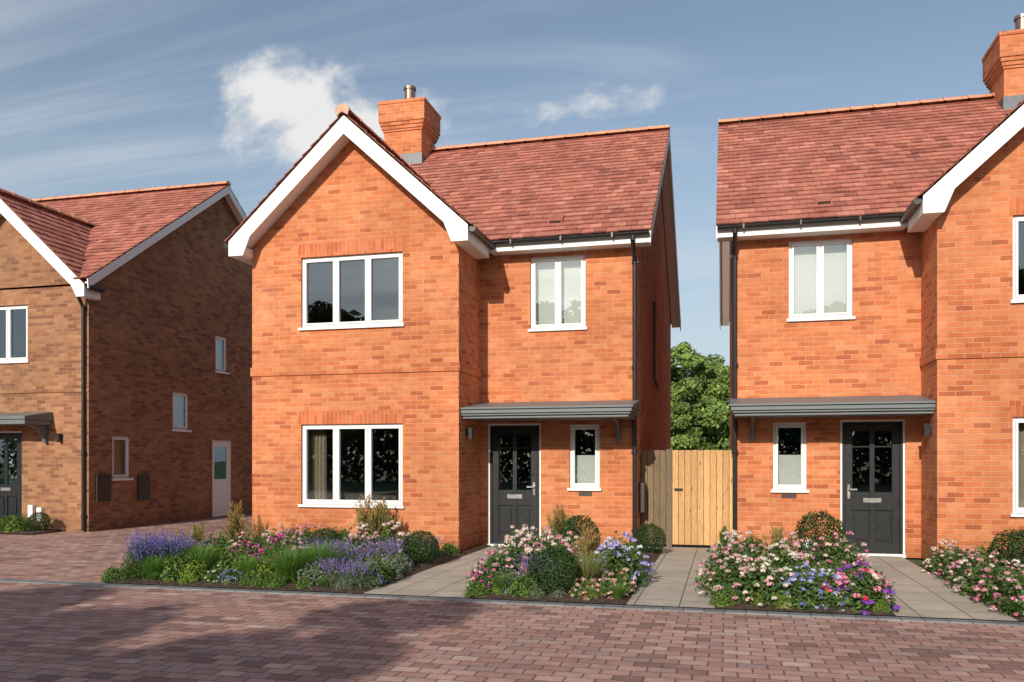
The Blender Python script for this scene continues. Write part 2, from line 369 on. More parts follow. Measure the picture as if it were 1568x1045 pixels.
def gable_roof(P,cx,half,yf,yv,yside,ha,tan=.91,over=.25,proj=.30,valley=None):
    """valley=(y0,ze,slope) of the main roof the gable dies into"""
    ho=half+over; b=B(); yF=yf-proj-.05; y0,zm,sl=valley
    zt=ha+.02; vy=lambda z:y0+(z-zm)/sl+.12
    for s in (-1,1):
        ze=zt-tan*(ho+.03); L=math.hypot(ho+.03,tan*(ho+.03)); yb=vy(zt)
        tiles(b,(cx+s*(ho+.03),yF,ze),(0,1,0),(-s*(ho+.03),0,tan*(ho+.03)),yb-yF,L,.2,.215,keep=lambda p:p.y<vy(p.z),base=False)
        ye=max(vy(ze),yF+.05)
        b.poly([(cx+s*(ho+.03),yF,ze),(cx+s*(ho+.03),ye,ze),(cx,yb,zt),(cx,yF,zt)],(.16,.055,.045))
    b.obj('gable_roof_tiles','tile',P,recalc=False)
    r=B(); ridge(r,(cx,yF-.02,zt+.05),(cx,vy(zt),zt+.05),r=.12)
    n=12; pts=[(cx+.125*math.cos(math.pi*t/n),zt+.03+.105*math.sin(math.pi*t/n)) for t in range(n+1)]+[(cx-.10,zt-.05),(cx,zt+.01),(cx+.10,zt-.05)]
    r.prism(TF(yF-.025),pts,0,.02,(.60,.38,.27)); r.obj('gable_ridge_tiles','tile',P)
    w=B(); T=TF(yf)
    for s in (-1,1):
        e0=ha-tan*ho
        pts=[(0,ha),(ho,e0),(ho,e0-.25),(half-.02,e0-.25),(half-.15,ha-.30-tan*(half-.15)),(0,ha-.30)]
        w.prism(T,[(cx+s*p,z) for p,z in pts],proj,proj+.025)
        w.poly([T(cx,proj,ha-.26),T(cx+s*(half+.02),proj,ha-.26-tan*(half+.02)),T(cx+s*(half+.02),.0,ha-.26-tan*(half+.02)),T(cx,.0,ha-.26)])
        ys=yside
        w.box(T,cx+s*(half+.003),cx+s*(ho-.02),-(ys-yf),proj-.003,e0-.245,e0-.23)
        w.box(T,cx+s*(ho-.02),cx+s*ho,-(ys-yf),proj-.003,e0-.245,e0-.05)
        w.box(T,cx+s*(half-.02),cx+s*(ho-.02),.003,proj-.003,e0-.228,e0-.08)
    w.obj('bargeboard','whiteboard',P,bevel=.004)
    k=B()
    for s in (-1,1):
        e0=ha-tan*ho
        k.cyl((cx+s*(ho+.06),yf-proj+.02,e0-.05),(cx+s*(ho+.06),yside,e0-.05),.055,n=10)
    k.obj('gable_gutter','black',P)

def chimney(P,x0,x1,y0,y1,zt,mat='brick'):
    c=B(); T=lambda a,d,z:(a,d,z)
    x0,x1=min(x0,x1),max(x0,x1)
    def sq(e,z0,z1): c.box(T,x0-e,x1+e,y0-e,y1+e,z0,z1)
    sq(0,7.4,zt-.75); sq(.025,zt-.75,zt-.70); sq(.05,zt-.70,zt-.625); sq(.075,zt-.625,zt-.55); sq(.10,zt-.55,zt-.15); sq(.115,zt-.15,zt-.08)
    c.obj('chimney_stack',mat,P)
    t=B(); cx=(x0+x1)/2; cy=(y0+y1)/2; e=.115
    lo=[(x0-e,y0-e),(x1+e,y0-e),(x1+e,y1+e),(x0-e,y1+e)]; hi=[(x0+.05,y0+.05),(x1-.05,y0+.05),(x1-.05,y1-.05),(x0+.05,y1-.05)]
    for i in range(4):
        j=(i+1)%4; t.poly([(*lo[i],zt-.08),(*lo[j],zt-.08),(*hi[j],zt),(*hi[i],zt)],(.50,.22,.12))
    t.poly([(*p,zt) for p in hi],(.4,.2,.12)); t.obj('chimney_capping','tile',P)
    f=B(); f.cyl((cx,cy,zt-.02),(cx,cy,zt+.36),.125,n=20); f.cyl((cx,cy,zt+.36),(cx,cy,zt+.42),.145,n=20); f.cyl((cx,cy,zt-.01),(cx,cy,zt+.03),.16,n=20)
    f.obj('chimney_flue','flue',P)
    l=B(); l.box(T,x0-.02,x1+.02,y0-.03,y1,8.0,8.42) ; l.obj('chimney_flashing','lead',P)

def lantern(P,T,a,z):
    k=B(); k.box(T,a-.035,a+.035,0,.03,z-.05,z+.05); k.box(T,a-.04,a+.04,.03,.12,z+.06,z+.08); k.box(T,a-.032,a+.032,.04,.11,z-.1,z+.06); k.box(T,a-.01,a+.01,.03,.05,z+.02,z+.06)
    k.obj('wall_lantern','black',P)

def semi_house(name,s,ox,g0,yg,ch0,hand):
    L=lambda x:ox+s*x
    P=empty(name,(L(3.2),18.5,0)); YM=14.; W=g0+3.7; cx=L(g0+1.85)
    uw=(.86,1.81,3.74,4.98); sw=(.62,1.13,1.03,2.10); dr=(1.63,2.57,0.,2.13)
    gu=(g0+.96,g0+2.78,3.72,4.90); gd=(g0+.96,g0+2.78,.76,2.10)
    H=lambda h:(L(h[0]),L(h[1]),h[2],h[3])
    w=B(); T=TF(YM); TG=TF(yg); ha=7.08
    wall(w,T,L(0),L(g0),0,5.33,[H(uw),H(sw),H(dr)]); wall(w,TG,L(g0),L(W),0,ha-.1-.91*1.85,[H(gu),H(gd)])
    zz=ha-.1-.91*1.85
    w.poly([TG(L(g0),0,zz),TG(L(W),0,zz),TG(cx,0,ha-.1)])
    TE=(TXp if s<0 else TXn)(L(0)); TO=(TXn if s<0 else TXp)(L(W)); TR=(TXp if s<0 else TXn)(L(g0))
    wall(w,TR,yg,YM,0,5.25)
    wall(w,TE,14,23,0,5.35); w.poly([TE(14,0,5.35),TE(23,0,5.35),TE(18.5,0,8.58)])
    wall(w,TO,yg,23,0,5.2); w.poly([TO(13.9,0,5.2),TO(23.1,0,5.2),TO(18.5,0,8.58)])
    w.poly([(L(0),23,0),(L(W),23,0),(L(W),23,5.35),(L(0),23,5.35)])
    w.obj('walls','brick',P,recalc=False)
    sc=B(); e=.022
    sc.box(TG,L(g0)-s*e,L(W)+s*e,.0005,e,2.93,3.075)
    sc.box(TR,yg+.001,YM-.002,.0005,e,2.93,3.075); sc.obj('string_course','brick',P)
    so=B()
    for h in (gu,gd): so.box(TG,L(h[0]-.04),L(h[1]+.04),-.02,.004,h[3],h[3]+.225)
    so.obj('soldier_course','soldier',P)
    window(P,T,*H(uw),n=2,mode='blind'); window(P,T,*H(sw),n=1,mode='half'); window(P,TG,*H(gu),n=3); window(P,TG,*H(gd),n=3,mode='curtain')
    front_door(P,T,L(dr[0]),L(dr[1]),2.13,hand)
    main_roof(P,L(-.26),L(W+.26),13.68,18.5,23.32,5.22,8.66,vent=L(1.4))
    xg=L(g0-.25)
    eaves(P,L(-.24),xg,YM,.30,5.20)
    downpipe(P,L(.03),YM,.30,5.2)
    gable_roof(P,cx,1.85,yg,16.6,13.7,ha,valley=(13.68,5.22,.7137))
    chimney(P,L(ch0),L(ch0+.9),17.8,18.7,9.70)
    c=B(); x0=L(-.06); x1=L(g0-.003); D=YM-yg-.05
    c.box(T,x0,x1,.003,D,2.315,2.345); c.box(T,x0+s*.025,x1,.003,D-.03,2.25,2.315); c.box(T,x0+s*.05,x1,.003,D-.06,2.215,2.25); c.box(T,x0+s*.08,x1,.003,D-.1,2.17,2.215)
    i0,i1=min(x0,x1),max(x0,x1)
    c.prism(TXp(i0+.01),[(YM-D+.02,2.345),(YM-.003,2.345),(YM-.003,2.50)],0,i1-i0-.02)
    c.obj('porch_canopy','canopy',P,bevel=.006)
    br=B(); bx=L(.30)
    pr=[(YM-.002,1.80),(YM-.06,1.80),(YM-.075,1.88)]+[(YM-.075-.33*(1-math.cos(t)),1.88+.26*math.sin(t)) for t in [i*math.pi/14 for i in range(1,8)]]+[(YM-.48,2.168),(YM-.002,2.168)]
    br.prism(TXp(bx-.03),pr,0,.06); br.obj('canopy_bracket','canopy',P,bevel=.004)
    lantern(P,TR,(yg+YM)/2-.2,1.95)
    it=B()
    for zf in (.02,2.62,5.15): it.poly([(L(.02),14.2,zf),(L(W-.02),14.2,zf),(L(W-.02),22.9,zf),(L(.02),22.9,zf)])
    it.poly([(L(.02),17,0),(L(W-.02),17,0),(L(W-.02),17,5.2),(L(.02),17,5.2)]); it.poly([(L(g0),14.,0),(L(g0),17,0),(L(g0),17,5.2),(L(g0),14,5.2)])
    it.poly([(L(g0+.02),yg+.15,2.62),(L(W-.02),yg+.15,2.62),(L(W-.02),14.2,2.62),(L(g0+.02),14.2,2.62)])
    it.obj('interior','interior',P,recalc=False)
    v=B(); v.box(T,L(.75),L(.97),.001,.01,.9,.965); v.obj('air_vent','brownbox',P)
    return P,L,TE
P1,L1,TE1=semi_house('brick_house',-1,-1.418,2.708,12.8,5.2,1)
P2,L2,TE2=semi_house('brick_house',1,.122,2.79,13.0,5.03,-1)
k=B(); k.cyl((-1.34,16.6,3.1),(-1.34,16.6,4.6),.03); k.cyl((-1.34,16.6,3.1),(-1.34,17.5,3.0),.03); k.obj('side_wall_pipe','brownbox',P1)
k=B(); k.box(TXp(-1.418),14.25,14.55,.001,.10,.62,1.12); k.obj('meter_box','brownbox',P1)
k=B(); k.box(TF(14.),1.2,1.32,.001,.09,.05,.25); k.obj('outlet_box','white',P2)

# ------------------------------------------------------------------ left buff house
P3=empty('brick_house',(-16,19.5,0)); XR=-12.87; YF=14.8
w=B(); T=TF(YF); TS=TXp(XR); cx=-14.95; half=2.08; ha=7.15
fh=[(-15.5,-14.4,3.62,4.82),(-15.5,-14.56,0,2.12)]
wall(w,T,-20.5,XR,0,5.2,fh); zz=ha-.1-.91*half; w.poly([T(cx-half,0,5.2),T(XR,0,5.2),T(XR,0,zz),T(cx,0,ha-.1),T(cx-half,0,zz)])
sh=[(19.3,19.85,3.83,4.77),(17.55,18.2,2.24,3.15),(15.5,16.08,1.1,2.03),(19.16,20.05,0,2.02)]
wall(w,TS,14.8,24.2,0,5.35,sh); w.poly([TS(14.8,0,5.35),TS(24.2,0,5.35),TS(19.5,0,8.6)])
w.poly([(-20.5,24.2,0),(XR,24.2,0),(XR,24.2,5.3),(-20.5,24.2,5.3)]); w.poly([(-20.5,24.2,0),(-20.5,14.8,0),(-20.5,14.8,5.3),(-20.5,19.5,8.6),(-20.5,24.2,5.3)])
w.obj('walls','brick_buff',P3,recalc=False)
sc=B(); sc.box(T,-20.5,XR+.022,.0005,.022,2.93,3.075); sc.obj('string_course','brick_buff',P3)
so=B(); so.box(T,-15.56,-14.34,-.02,.004,4.82,5.04); so.obj('soldier_course','soldier_buff',P3)
window(P3,T,-15.5,-14.4,3.62,4.82,n=2,mode=None); front_door(P3,T,-15.5,-14.56,2.12,-1)
for h in sh[:3]: window(P3,TS,*h,n=1,mode='blind')
f=B(); a0,a1=19.16,20.05
f.box(TS,a0,a0+.06,-.1,-.03,0,2.02); f.box(TS,a1-.06,a1,-.1,-.03,0,2.02); f.box(TS,a0+.06,a1-.06,-.1,-.03,1.96,2.02)
f.box(TS,a0+.06,a1-.06,-.09,-.05,.02,1.0); f.box(TS,a0+.06,a0+.16,-.09,-.05,1.0,1.96); f.box(TS,a1-.16,a1-.06,-.09,-.05,1.0,1.96); f.box(TS,a0+.16,a1-.16,-.09,-.05,1.86,1.96)
f.obj('side_door','white',P3)
g=B(); g.poly([TS(a0+.16,-.07,1.),TS(a1-.16,-.07,1.),TS(a1-.16,-.07,1.86),TS(a0+.16,-.07,1.86)]); g.obj('side_door_glass','glass',P3)
gz=lambda x:7.17-.91*abs(x-cx)
main_roof(P3,-20.75,XR+.26,14.48,19.5,24.52,5.22,8.70,zone=(cx-half-.2,XR+.02,14.9),keep=lambda p:p.z>gz(p.x)-.02 or p.x>XR+.05 or p.x<cx-half-.2)
gable_roof(P3,cx,half,YF,17.35,14.95,ha,over=.17,valley=(14.48,5.22,.6932))
downpipe(P3,XR+.02-.1,YF,.2,5.1)
k=B()
for a,b_,z0,z1 in ((14.99,15.4,.62,1.2),(16.29,16.67,.6,1.18)): k.box(TS,a,b_,.001,.05,z0,z1)
k.obj('meter_box','brownbox',P3)
k=B(); k.box(T,-14.32,-14.2,.001,.09,.25,.55); k.box(T,-14.1,-13.98,.001,.09,.2,.5); k.obj('outlet_box','white',P3)
c=B(); c.box(T,-16.4,-13.75,.003,.75,2.34,2.40); c.box(T,-16.4,-13.78,.003,.72,2.24,2.34)
c.prism(TXp(-16.4),[(YF-.73,2.40),(YF-.003,2.40),(YF-.003,2.52)],0,2.64); c.obj('porch_canopy','canopy',P3)
br=B()
pr=[(YF-.002,1.85),(YF-.06,1.85),(YF-.12,2.0),(YF-.3,2.16),(YF-.5,2.238),(YF-.002,2.238)]
br.prism(TXp(-13.95),pr,0,.07); br.obj('canopy_bracket','canopy',P3); lantern(P3,T,-13.55,1.98)
it=B()
for zf in (.02,2.62,5.15): it.poly([(-20.4,15,zf),(XR-.15,15,zf),(XR-.15,24,zf),(-20.4,24,zf)])
it.poly([(-20.4,17.3,0),(XR-.15,17.3,0),(XR-.15,17.3,5.2),(-20.4,17.3,5.2)]); it.poly([(-16,15,0),(-16,17.3,0),(-16,17.3,5.2),(-16,15,5.2)])
it.obj('interior','interior',P3,recalc=False)

# ------------------------------------------------------------------ fence / gate
F=empty('timber_gate',(-.5,14.6,0)); fb=B()
x=-1.40; 
while x<.09:
    wd=.105; dark=x<-.93; y=14.62
    k_=random.uniform(.80,1.15); c=(.52*k_,.31*k_,.14*k_) if not dark else (.20*k_,.14*k_,.085*k_)
    fb.prism(TF(y),[(x+.003,.06),(x+wd-.005,.06),(x+wd-.005,1.67+random.uniform(-.006,.006)),(x+.003,1.67)],random.uniform(0,.006),.022+random.uniform(0,.004),c)
    x+=wd
fb.box(TF(14.62),-1.40,.1,-.05,-.002,.3,.4,(.2,.12,.06)); fb.box(TF(14.62),-1.40,.1,-.05,-.002,1.35,1.45,(.2,.12,.06)); fb.box(TF(14.62),-1.40,.1,-.015,-.002,.06,1.6,(.06,.035,.02))
fb.box(TF(14.62),-.97,-.88,.03,.05,0,1.69,(.17,.13,.09))
fb.obj('gate_boards','wood',F)
hd=B(); hd.box(TF(14.62),-.84,-.7,.03,.045,.98,1.02); hd.obj('gate_latch','black',F)

# ------------------------------------------------------------------ ground
def sheet(name,x0,x1,y0,y1,z,mat):
    b=B(); b.poly([(x0,y0,z),(x1,y0,z),(x1,y1,z),(x0,y1,z)]); return b.obj(name,mat,None,recalc=False)
sheet('ground',-600,600,-400,900,-.03,'grass')
sheet('road',-45,45,-9,8.48,.0,'paving')
sheet('driveway',-45,-7.35,8.62,32,.0,'paving')
sheet('back_path',-1.418,.122,13.9,30,.004,'slab')
b=B(); b.box(TF(8.62),-45,45,.0,.14,-.02,.014); b.obj('edging_kerb','sett')
for i,(x0,x1) in enumerate(((-3.9,-2.68),(-.98,-.10),(1.58,2.62))):
    sheet('path',x0,x1,8.62,13.99 if i!=1 else 13.9,.022,'slab')
def bed(name,x0,x1,y0,y1):
    b=B(); nx=max(2,int((x1-x0)/.12)); ny=max(2,int((y1-y0)/.12)); 
    h=lambda i,j:(0.02 if i in(0,nx) or j in (0,ny) else .045+random.random()*.03)
    g=[[(x0+(x1-x0)*i/nx,y0+(y1-y0)*j/ny,h(i,j)) for j in range(ny+1)] for i in range(nx+1)]
    for i in range(nx):
        for j in range(ny): b.poly([g[i][j],g[i+1][j],g[i+1][j+1],g[i][j+1]])
    b.obj(name,'soil',None)
bed('flower_bed',-7.35,-3.9,8.63,12.79); bed('flower_bed',-2.68,-.98,8.63,13.98); bed('flower_bed',-.10,1.58,8.63,13.98); bed('flower_bed',2.62,7.5,8.63,12.98)
bed('flower_bed',-20.5,-13.45,13.9,14.79); bed('flower_bed',-4.1,-3.9,12.8,13.98)

# ------------------------------------------------------------------ plants
def leafquads(c,n,size,asp,rs):
    r=rs.normal(size=c.shape); u=np.cross(n,r); u/=np.linalg.norm(u,axis=1)[:,None]+1e-9
    v=np.cross(n,u); v/=np.linalg.norm(v,axis=1)[:,None]+1e-9
    s=size[:,None]; a=asp
    return np.stack([c-u*s,c+v*s*a+n*s*.15,c+u*s,c-v*s*a+n*s*.15],axis=1)
class PM:
    def __init__(s): s.q=[];s.c=[]
    def add(s,q,c): s.q.append(q); s.c.append(c)
    def mesh(s,name):
        q=np.concatenate(s.q); c=np.concatenate(s.c); n=len(q)
        me=bpy.data.meshes.new(name); me.from_pydata(q.reshape(-1,3).tolist(),[],np.arange(4*n).reshape(n,4).tolist())
        at=me.color_attributes.new('col','FLOAT_COLOR','CORNER'); cc=np.concatenate([c,np.ones((n,1))],1).astype(np.float32)
        at.data.foreach_set('color',np.repeat(cc,4,axis=0).ravel()); me.materials.append(mats['plant']); return me
def colv(rs,n,cols,j=.15):
    cols=np.array(cols); c=cols[rs.integers(0,len(cols),n)]; return c*(1+rs.uniform(-j,j,(n,1)))
GREEN=[(.06,.12,.028),(.09,.16,.04),(.05,.095,.025),(.12,.19,.05)]
def dome_pts(rs,n,rx,h,inner=.5):
    d=rs.normal(size=(n,3)); d[:,2]=np.abs(d[:,2]); d/=np.linalg.norm(d,axis=1)[:,None]; r=rs.uniform(inner,1,(n,1))**.6
    ang=np.arctan2(d[:,1],d[:,0]); lump=1+.13*np.sin(ang*3+rs.uniform(0,6))+.1*np.sin(ang*5+d[:,2]*6)
    p=d*r*lump[:,None]; return p*np.array([rx,rx,h]),d
def ball_plant(r=.25,seed=0):
    rs=np.random.default_rng(seed); p=PM(); n=4200
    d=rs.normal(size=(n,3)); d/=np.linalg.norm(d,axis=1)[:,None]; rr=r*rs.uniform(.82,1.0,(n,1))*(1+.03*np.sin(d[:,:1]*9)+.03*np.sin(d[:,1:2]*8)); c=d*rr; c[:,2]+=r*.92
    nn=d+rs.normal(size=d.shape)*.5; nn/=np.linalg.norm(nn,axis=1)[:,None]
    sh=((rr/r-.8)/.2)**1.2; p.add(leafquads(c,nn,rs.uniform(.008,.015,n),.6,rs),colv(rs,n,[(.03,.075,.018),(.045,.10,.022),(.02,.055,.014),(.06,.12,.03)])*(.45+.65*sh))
    return p.mesh('topiary_leaves')
def flower_plant(rx,h,fl,nf,seed,fs=.022,leaf=GREEN,ls=.03,nl=1500):
    rs=np.random.default_rng(seed); p=PM(); c,d=dome_pts(rs,nl,rx,h,.25); nn=d+rs.normal(size=d.shape)*.7; nn/=np.linalg.norm(nn,axis=1)[:,None]
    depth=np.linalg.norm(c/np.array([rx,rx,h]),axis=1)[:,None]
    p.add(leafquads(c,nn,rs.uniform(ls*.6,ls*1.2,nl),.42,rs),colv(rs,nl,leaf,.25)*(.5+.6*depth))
    c,d=dome_pts(rs,nf,rx*1.06,h*1.10,.88)
    g=rs.integers(0,len(fl),max(4,nf//6)); gi=rs.integers(0,len(g),nf); cc=np.array(fl)[g[gi]]*(1+rs.uniform(-.12,.12,(nf,1)))
    k=16; off=rs.normal(size=(nf,k,3)); off/=np.linalg.norm(off,axis=2)[:,:,None]; off[:,:,2]=np.abs(off[:,:,2])*.65
    hs=rs.uniform(.55,1.2,(nf,1,1)); cen=(c[:,None,:]+off*fs*hs).reshape(-1,3); nrm=off.reshape(-1,3)+rs.normal(size=(nf*k,3))*.25; nrm/=np.linalg.norm(nrm,axis=1)[:,None]
    p.add(leafquads(cen,nrm,np.full(nf*k,fs*.5),.75,rs),np.repeat(cc,k,axis=0)*rs.uniform(.72,1.08,(nf*k,1)))
    return p.mesh('flower_leaves')
def blades(rs,n,h,spread,w,cols,tip=None,curve=.5,seg=4,r0=.05):
    qs=[];cs=[]; a=rs.uniform(0,6.283,n); out=rs.uniform(.1,1,n)*spread; hh=h*rs.uniform(.6,1.05,n); ww=w*rs.uniform(.6,1.2,n)
    base=np.stack([np.cos(a)*r0*rs.uniform(0,1,n),np.sin(a)*r0*rs.uniform(0,1,n),np.zeros(n)],1); dr=np.stack([np.cos(a),np.sin(a),np.zeros(n)],1)
    b2=a+rs.uniform(-.9,.9,n)+1.57; sd=np.stack([np.cos(b2),np.sin(b2),np.zeros(n)],1); col=colv(rs,n,cols,.2)
    def P(t): return base+dr*(out*(t**(1+curve)))[:,None]+np.array([0,0,1.])*(hh*(t-curve*.35*t**3))[:,None]
    for i in range(seg):
        t0,t1=i/seg,(i+1)/seg; w0=(ww*(1-t0*.8))[:,None]; w1=(ww*(1-t1*.8))[:,None]
        qs.append(np.stack([P(t0)-sd*w0,P(t0)+sd*w0,P(t1)+sd*w1,P(t1)-sd*w1],1))
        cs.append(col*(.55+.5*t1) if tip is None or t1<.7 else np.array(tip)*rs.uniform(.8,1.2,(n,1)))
    return np.concatenate(qs),np.concatenate(cs),P
def grass_plant(h,sp,cols,seed,n=320,tip=None,w=.004):
    rs=np.random.default_rng(seed); p=PM(); q,c,_=blades(rs,n,h,sp,w,cols,tip); p.add(q,c); return p.mesh('grass_blades')
def spike_plant(h,sp,leafc,fl,seed,n=170,m=2,fsz=.008):
    rs=np.random.default_rng(seed); p=PM(); q,c,P=blades(rs,n,h,sp,.003,leafc,None,.2); p.add(q,c)
    for t in np.linspace(.70,1.0,6):
        pt=P(t)
        for _ in range(m):
            nn=rs.normal(size=(n,3)); nn/=np.linalg.norm(nn,axis=1)[:,None]; p.add(leafquads(pt+nn*.005,nn,np.full(n,fsz),.7,rs),colv(rs,n,fl,.3))
    cc,d=dome_pts(rs,1300,sp*1.0,h*.72,.3); nn=rs.normal(size=d.shape); nn/=np.linalg.norm(nn,axis=1)[:,None]; p.add(leafquads(cc,nn,rs.uniform(.015,.032,1300),.22,rs),colv(rs,1300,leafc,.3)*.95)
    return p.mesh('spike_leaves')
def conifer_plant(h,r,cols,seed,n=2200,tips=None):
    rs=np.random.default_rng(seed); p=PM(); m=26; ang=rs.uniform(0,6.28,m); lean=rs.uniform(0,1,m)*r; top=h*rs.uniform(.55,1,m)*(1-.25*lean/r)
    k=rs.integers(0,m,n); t=rs.uniform(.05,1,n); c=np.stack([np.cos(ang[k])*lean[k]*t**.7,np.sin(ang[k])*lean[k]*t**.7,top[k]*t],1)
    c[:,:2]+=rs.normal(size=(n,2))*(.035*(1.15-t))[:,None]
    u=np.stack([rs.normal(size=n)*.45+np.cos(ang[k])*.2,rs.normal(size=n)*.45+np.sin(ang[k])*.2,np.ones(n)],1); u/=np.linalg.norm(u,axis=1)[:,None]
    s=np.cross(u,rs.normal(size=(n,3))); s/=np.linalg.norm(s,axis=1)[:,None]; L=rs.uniform(.03,.07,n)[:,None]; w=.005
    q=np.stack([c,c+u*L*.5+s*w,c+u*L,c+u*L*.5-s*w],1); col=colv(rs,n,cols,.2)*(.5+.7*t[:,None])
    if tips is not None:
        mk=(t>.75)&(rs.random(n)<.6); col[mk]=np.array(tips)*rs.uniform(.8,1.2,(mk.sum(),1))
    p.add(q,col); return p.mesh('conifer_leaves')
PINK=[(.70,.27,.37),(.76,.40,.47),(.60,.19,.30),(.78,.54,.55)]
PALE=[(.78,.60,.54),(.75,.46,.47),(.80,.72,.63),(.70,.38,.42)]
WHITE=[(.85,.85,.78),(.8,.78,.6)]
MAG=[(.75,.06,.38),(.65,.08,.45),(.8,.2,.5)]
BLUE=[(.22,.27,.68),(.38,.42,.78),(.55,.58,.83),(.20,.18,.55)]
BLUEW=[(.55,.55,.85),(.75,.75,.88),(.40,.38,.75)]
RAIN=[(.68,.03,.06),(.72,.04,.09),(.30,.08,.55),(.85,.75,.7),(.72,.05,.10),(.8,.3,.4)]
SILV=[(.15,.20,.11),(.20,.25,.15),(.11,.16,.08)]
LIME=[(.16,.26,.035),(.22,.30,.05),(.10,.18,.03)]
GOLD=[(.24,.21,.06),(.32,.26,.08),(.15,.17,.05)]
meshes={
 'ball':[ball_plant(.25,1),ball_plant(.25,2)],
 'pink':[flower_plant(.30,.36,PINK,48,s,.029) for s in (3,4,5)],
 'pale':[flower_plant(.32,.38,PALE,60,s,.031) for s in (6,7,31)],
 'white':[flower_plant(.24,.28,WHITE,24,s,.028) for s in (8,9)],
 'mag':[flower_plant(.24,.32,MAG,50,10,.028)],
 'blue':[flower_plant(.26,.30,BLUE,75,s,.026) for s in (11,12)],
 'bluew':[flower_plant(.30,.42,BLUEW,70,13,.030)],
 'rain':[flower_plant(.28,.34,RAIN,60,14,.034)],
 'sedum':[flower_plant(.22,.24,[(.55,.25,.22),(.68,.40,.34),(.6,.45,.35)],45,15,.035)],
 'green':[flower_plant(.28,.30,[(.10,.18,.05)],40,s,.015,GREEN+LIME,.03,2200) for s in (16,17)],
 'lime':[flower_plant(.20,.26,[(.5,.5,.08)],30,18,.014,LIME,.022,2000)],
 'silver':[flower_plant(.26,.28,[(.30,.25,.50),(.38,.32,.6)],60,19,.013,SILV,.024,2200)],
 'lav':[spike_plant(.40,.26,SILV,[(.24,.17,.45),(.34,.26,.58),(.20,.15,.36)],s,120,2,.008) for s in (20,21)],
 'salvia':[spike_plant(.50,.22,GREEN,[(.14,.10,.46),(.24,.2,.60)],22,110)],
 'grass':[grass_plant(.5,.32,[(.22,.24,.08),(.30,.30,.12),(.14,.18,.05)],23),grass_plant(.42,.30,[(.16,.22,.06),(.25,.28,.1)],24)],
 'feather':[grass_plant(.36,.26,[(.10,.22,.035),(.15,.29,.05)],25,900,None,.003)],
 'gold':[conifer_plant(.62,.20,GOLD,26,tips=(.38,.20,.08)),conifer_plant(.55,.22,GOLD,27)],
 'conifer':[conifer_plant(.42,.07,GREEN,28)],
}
NAMES={'ball':'topiary_ball','pink':'pink_flowering_shrub','pale':'pale_pink_flowering_shrub','white':'white_flowering_plant','mag':'magenta_flowering_plant','blue':'blue_flowering_plant','bluew':'hydrangea','rain':'mixed_petunia_plant','sedum':'sedum_plant','green':'green_shrub','lime':'lime_shrub','silver':'silver_leaf_plant','lav':'lavender_plant','salvia':'salvia_plant','grass':'ornamental_grass','feather':'fennel_plant','gold':'golden_conifer','conifer':'dwarf_conifer'}
def put(kind,x,y,s=1.,sz=None):
    me=random.choice(meshes[kind]); o=bpy.data.objects.new(NAMES[kind],me); scene.collection.objects.link(o)
    o.location=(x,y,.03); o.rotation_euler=(0,0,random.uniform(0,6.28)); q=s*random.uniform(.96,1.10); o.scale=(q,q,(sz or s)*random.uniform(.96,1.12))
